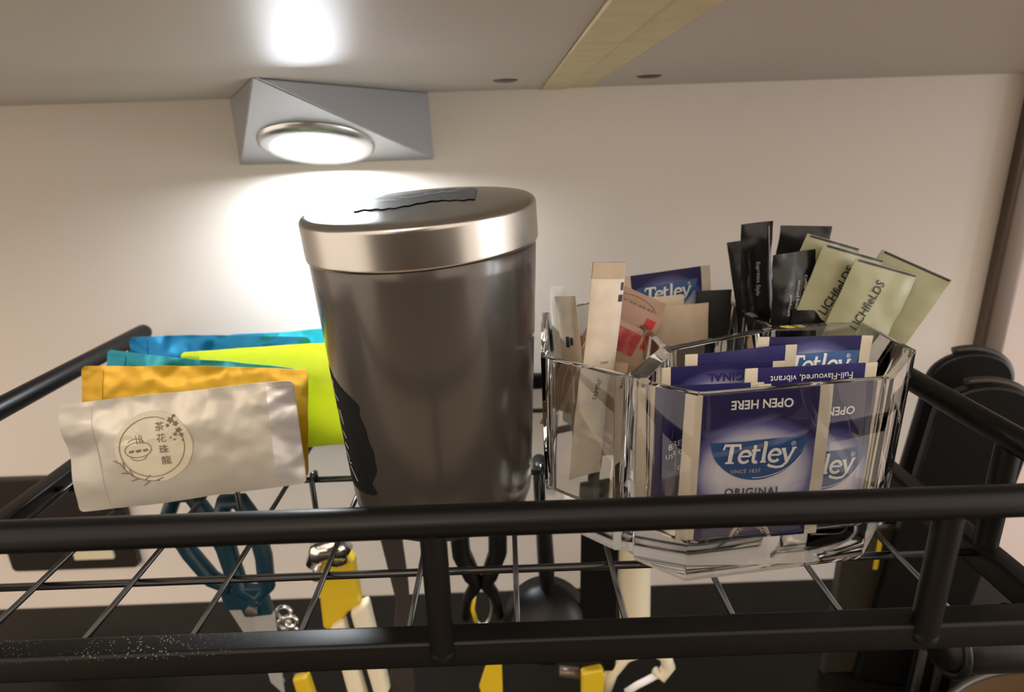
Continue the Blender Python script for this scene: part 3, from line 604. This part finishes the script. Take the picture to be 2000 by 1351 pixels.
# teal scissors
def uz(z): return z * 1.0
def P(x, y, z): return Vector((x, y, z))
def at_y(x, z, y0, y1): # the same sight line carried from depth y0 to y1, camera height .225
    k = y1/y0; return x*k, .225 + (z-.225)*k
def K(pts, y0=.45, y1=.43, off=0): return [(*(lambda q: (q[0], y1+off, q[1]))(at_y(x, z, y0, y1)),) for x, z in pts]
sc = thing('scissors', 'kitchen scissors with dark teal handles hanging blades down', 'scissors', (-.26, .430, -.20))
def ch(mb, name, m, par, **k):
    loc = par.location; mb.v = [(x-loc.x, y-loc.y, z-loc.z) for x, y, z in mb.v]; return mb.build(name, m, par, **k)
ch(MB().loop(K([(-.2860, -.060), (-.2740, -.095), (-.2600, -.122), (-.2470, -.130), (-.2420, -.118), (-.2450, -.090), (-.2520, -.062), (-.262, -.040), (-.276, -.040)]), .0062, 10, 1.2), 'handle', M_TEAL, sc, smooth=True)
ch(MB().loop(K([(-.2390, -.060), (-.2360, -.100), (-.2330, -.125), (-.2200, -.135), (-.2110, -.125), (-.2090, -.095), (-.2120, -.060), (-.220, -.042), (-.232, -.042)], off=-.008), .0066, 10, 1.2), 'handle', M_TEAL, sc, smooth=True)
ch(MB().prism([(q[0], q[2]) for q in K([(-.256, -.122), (-.238, -.128), (-.2300, -.152), (-.2520, -.152)])], .425, .433, 'y'), 'shank', M_TEAL, sc, bevel=.002)
ch(MB().prism([(q[0], q[2]) for q in K([(-.240, -.122), (-.2120, -.122), (-.2080, -.150), (-.2320, -.152)])], .416, .424, 'y'), 'shank', M_TEAL, sc, bevel=.002)
ch(MB().prism([(q[0], q[2]) for q in K([(-.2510, -.150), (-.2330, -.150), (-.2140, -.235), (-.2250, -.225)])], .427, .430, 'y'), 'blade', M_BLADE, sc, bevel=.0006)
ch(MB().prism([(q[0], q[2]) for q in K([(-.2280, -.150), (-.2080, -.150), (-.2120, -.240), (-.2220, -.225)])], .419, .422, 'y'), 'blade', M_BLADE, sc, bevel=.0006)
c = K([(-.2230, -.142)])[0]; ch(MB().lathe([(0, 0), (.005, 0), (.005, .003), (0, .004)], 16).xf(Matrix.Translation((c[0], .415, c[2])) @ Matrix.Rotation(R(90), 4, 'X')), 'pivot_screw', M_CHROME, sc, smooth=True, auto=40)
# can opener, yellow body with chrome works and ivory handles
op = thing('can_opener', 'yellow can opener with chrome works and two ivory handles', 'can opener', (-.17, .430, -.20))
ch(MB().prism([(q[0], q[2]) for q in K([(-.168, -.112), (-.160, -.100), (-.142, -.096), (-.136, -.104), (-.1345, -.150), (-.146, -.156), (-.160, -.176), (-.170, -.172)])], .422, .434, 'y'), 'body', M_YELLOW, op, bevel=.003)
ch(MB().tube(K([(-.168, -.102), (-.160, -.088), (-.148, -.084), (-.138, -.092)], off=-.012), [.006, .010, .011, .007], 14), 'chrome_jaw', M_CHROME, op, smooth=True)
for x, z, r_ in ((-.148, -.096, .009), (-.166, -.112, .006)):
    c = K([(x, z)])[0]; ch(MB().lathe([(0, 0), (r_, 0), (r_, .004), (r_*.6, .007), (0, .0075)], 20).xf(Matrix.Translation((c[0], .421, c[2])) @ Matrix.Rotation(R(90), 4, 'X')), 'gear_wheel', M_CHROME, op, smooth=True, auto=35)
for a, b, cc, d in (((-.163, -.168), (-.150, -.160), (-.138, -.262), (-.153, -.266)), ((-.144, -.152), (-.1275, -.142), (-.1180, -.240), (-.130, -.262))):
    ch(MB().prism([(q[0], q[2]) for q in K([a, b, cc, d])], .417, .431, 'y'), 'handle', M_IVORY, op, bevel=.0045)
# metal key ring cluster
kr = thing('bottle_opener', 'small chrome and yellow bottle opener hanging low beside the scissors', 'opener', (-.21, .422, -.24))
for i, (x, z, r_) in enumerate(((-.2045, -.160, .006), (-.1985, -.166, .0055), (-.2060, -.172, .005), (-.1990, -.176, .005))):
    q = K([(x, z)])[0]; ch(MB().loop([(q[0] + r_*math.cos(k_/14*2*math.pi), q[1]-.004*(i % 2), q[2] + r_*math.sin(k_/14*2*math.pi)) for k_ in range(14)], .0018, 6), 'ring', M_CHROME, kr, smooth=True)
ch(MB().prism([(q[0], q[2]) for q in K([(-.2060, -.178), (-.1960, -.180), (-.1900, -.222), (-.2020, -.222)])], .422, .426, 'y'), 'shaft', M_CHROME, kr, bevel=.001)
ch(MB().prism([(q[0], q[2]) for q in K([(-.2030, -.222), (-.1890, -.219), (-.1840, -.258), (-.1990, -.262)])], .418, .428, 'y'), 'grip', M_YELLOW, kr, bevel=.003)
# grey spatula, tongs, ladle, black turner, white brush, peelers
sp_ = thing('spatula', 'long grey nylon spatula handle hanging beside the can opener', 'spatula', (-.12, .430, -.20))
ch(MB().prism([(q[0], q[2]) for q in K([(-.1180, -.040), (-.0960, -.040), (-.0930, -.130), (-.0970, -.268), (-.1240, -.268), (-.1050, -.150)])], .425, .431, 'y'), 'handle', M_GREYPL, sp_, bevel=.002)
ch(MB().prism([(q[0], q[2]) for q in K([(-.1200, -.012), (-.0940, -.012), (-.0960, -.042), (-.1180, -.042)])], .424, .432, 'y'), 'hanging_end', M_GREYPL, sp_, bevel=.002)
tg = thing('tongs', 'black handled tongs with an oval chrome loop below the crossing', 'tongs', (-.036, .430, -.15))
for s_ in (-1, 1):
    ch(MB().tube(K([(-.0308+s_*.0140, -.035), (-.0308+s_*.0165, -.075), (-.0308+s_*.0155, -.105), (-.0308+s_*.0075, -.128), (-.0308+s_*.0040, -.137), (-.0310+s_*.0115, -.150), (-.0310+s_*.0150, -.172)]), [.008, .0110, .0110, .0100, .0080, .0065, .005], 12, True, .7), 'handle', M_BLKPL, tg, smooth=True)
ch(MB().loop(K([(-.0315 + .0090*math.cos(a/20*2*math.pi), -.1600 + .0215*math.sin(a/20*2*math.pi)) for a in range(20)]), .0020, 8), 'loop', M_CHROME, tg, smooth=True)
ch(MB().tube(K([(-.0372, -.146), (-.0396, -.160), (-.0372, -.174)], off=-.003), .0020, 8), 'yellow_reflection', M_YELLOW, tg, smooth=True)  # yellow reflection inside the loop, built as a coloured tube
ld = thing('ladle', 'black nylon ladle with an amber reflection modelled on its bowl, hanging bowl down', 'ladle', (.0285, .430, -.20))
ch(MB().tube(K([(.0215, -.020), (.0240, -.080), (.0255, -.120), (.0260, -.140)]), [.011, .013, .014, .012], 14, True, .5), 'handle', M_BLKPL, ld, smooth=True)
c = K([(.0250, -.178)])[0]
ch(MB().lathe([(0, .020), (.014, .019), (.027, .012), (.034, 0), (.036, 0), (.029, .014), (.015, .0215), (0, .0225)], 40).xf(Matrix.Translation(c) @ Matrix.Rotation(R(62), 4, 'X')), 'bowl', M_BLKPL, ld, smooth=True)
ch(MB().tube(K([(.0130, -.176), (.0360, -.160)], off=-.030), .0022, 8), 'copper_reflection', M_COPPER, ld, smooth=True)  # thin strip standing in for a copper reflection on the bowl
tu = thing('turner', 'flat black turner hanging left of the white post', 'turner', (.078, .430, -.15))
ch(MB().prism([(q[0], q[2]) for q in K([(.0550, -.085), (.0870, -.085), (.0870, -.235), (.0540, -.235)])], .426, .430, 'y'), 'blade', M_BLKPL, tu, bevel=.0018)
ch(MB().tube(K([(.070, -.085), (.070, -.020)]), .006, 12), 'handle', M_BLKPL, tu, smooth=True)
wb = thing('brush', 'ivory white round handle hanging below the clear caddy', 'brush', (.117, .430, -.2))
ch(MB().tube(K([(.1000, -.060), (.1010, -.120), (.1040, -.190), (.1050, -.200)]), [.0115, .0135, .0125, .010], 18), 'handle', M_IVORY, wb, smooth=True)
ch(MB().tube(K([(.0990, -.030), (.1000, -.060)]), [.004, .008], 12), 'hanging_end', M_IVORY, wb, smooth=True)
sr_ = thing('scraper', 'yellow scraper blade showing below the front rail', 'scraper', (-.029, .430, -.28))
ch(MB().prism([(q[0], q[2]) for q in K([(-.0280, -.214), (-.0160, -.214), (-.0165, -.262), (-.0345, -.262), (-.0375, -.245)])], .424, .428, 'y'), 'blade', M_YELLOW, sr_, bevel=.001)
pe = thing('peeler', 'yellow peeler with brown swivel head below the clear caddy', 'peeler', (.075, .422, -.27))
ch(MB().prism([(q[0], q[2]) for q in K([(.0550, -.229), (.0730, -.225), (.0760, -.232), (.0750, -.256), (.0550, -.256)])], .419, .428, 'y'), 'head', M_YELLOW, pe, bevel=.002)
ch(MB().tube(K([(.0360, -.236), (.0560, -.240)]), [.0045, .0050], 10), 'swivel', M_TRIM, pe, smooth=True)
for k_ in range(7):
    q = K([(.0570+.0026*k_, -.254)])[0]; ch(MB().box(q[0]-.0008, q[0]+.0008, .420, .426, q[2]-.008, q[2]), 'tooth', M_YELLOW, pe)
lp = thing('looped_peeler', 'ivory looped handle peeking out under the front rail', 'peeler', (.125, .422, -.28))
ch(MB().tube(K([(.0780, -.262), (.0840, -.240), (.0960, -.222), (.1120, -.215)]), .0055, 12), 'loop_arm', M_IVORY, lp, smooth=True)
ch(MB().tube(K([(.1180, -.215), (.1320, -.222), (.1360, -.235), (.1300, -.246), (.1240, -.240)]), [.0045, .006, .006, .006, .004], 12), 'loop_arm', M_IVORY, lp, smooth=True)
ch(MB().tube(K([(.1290, -.243), (.1080, -.256), (.0980, -.264)]), .0030, 10), 'cross_bar', M_WHITE, lp, smooth=True)
# right end: boards, smoked panel, slatted holder, pan, capped pen
def board(label, x, y, w, top, t, yaw, lean):
    h = top - TZ; pts = [(-w/2, 0), (w/2, 0)] + [(w/2*math.cos(R(a)), h - w/2*.8 + w/2*.8*math.sin(R(a))) for a in range(0, 181, 10)]
    o = thing('chopping_board', label, 'board', (x, y, TZ), (0, 0, R(yaw)), 'black boards by the right wall')
    mb = MB().prism(pts, -t/2, t/2, 'y'); mb.v = [(a + lean*c, b, c) for a, b, c in mb.v]
    mb.build('board', M_BLKPL, o, bevel=.003, smooth=True, auto=40)
    rm = MB().tube([((w/2+.0006)*math.cos(R(a)) + lean*(h - w/2*.8), t/2-.001, h - w/2*.8 + (w/2*.8+.0006)*math.sin(R(a))) for a in range(-5, 120, 8)], .0035, 8)
    rm.build('rim', M_GREYPL, o, smooth=True)
board('black round-topped board, rear one of the pair by the right wall', .372, .505, .066, .043, .010, -12, .09)
board('black round-topped board, front one of the pair by the right wall', .352, .455, .072, .034, .012, -14, .09)
o = thing('smoked_panel', 'dark smoked glossy panel with pale edge standing under the right of the rack', 'panel', (.300, .47, TZ))
MB().box(-.008, .075, -.003, .003, 0, .160).build('panel', M_SMOKE, o, bevel=.001)
MB().box(-.0100, -.0082, -.0035, .0035, 0, .160).build('pale_edge', M_GREYPL, o)
MB().box(.020, .024, -.0045, -.0031, .118, .150).build('yellow_strip', M_YELLOW, o)
o = thing('slatted_holder', 'black slatted utensil holder standing under the right rack corner', 'holder', (.372, .418, TZ))
MB().box(-.032, .038, -.003, .012, 0, .006).build('base', M_BLKPL, o, bevel=.001)
for k_ in range(5): MB().box(-.032+.0165*k_, -.0265+.0165*k_, -.002, .002, .004, .075).build('slat', M_GREYPL, o, bevel=.0008)
MB().box(-.032, .038, .004, .008, .004, .072).build('back_plate', M_BLKPL, o, bevel=.001)
MB().box(-.032, .038, -.0025, .0025, .074, .080).build('rim', M_BLKPL, o, bevel=.001)
pn = thing('pan', 'amber brown round pan with dark rim at the lower right', 'pan', (.415, .255, TZ))
MB().lathe([(0, 0), (.118, 0), (.134, .008), (.142, .028), (.1455, .066), (.1435, .066), (.140, .029), (.131, .011), (.117, .004), (0, .004)], 80).build('bowl', M_AMBER, pn, smooth=True, auto=60)
MB().loop([(.1448*math.cos(k_/72*2*math.pi), .1448*math.sin(k_/72*2*math.pi), .0668) for k_ in range(72)], .0030, 8).build('rim', M_GREYPL, pn, smooth=True)
pc = thing('marker', 'yellow marker with clear cap lying against the pan', 'marker', (.300, .385, -.224))
ch(MB().tube([(.262, .385, -.262), (.308, .385, -.228)], .0055, 12), 'barrel', M_YELLOW, pc, smooth=True, auto=50)
ch(MB().tube([(.309, .385, -.227), (.318, .385, -.2205), (.327, .385, -.216)], [.0065, .0068, .005], 14), 'cap', mat('cloudy_plastic', (.6, .58, .54), .3), pc, smooth=True, auto=50)
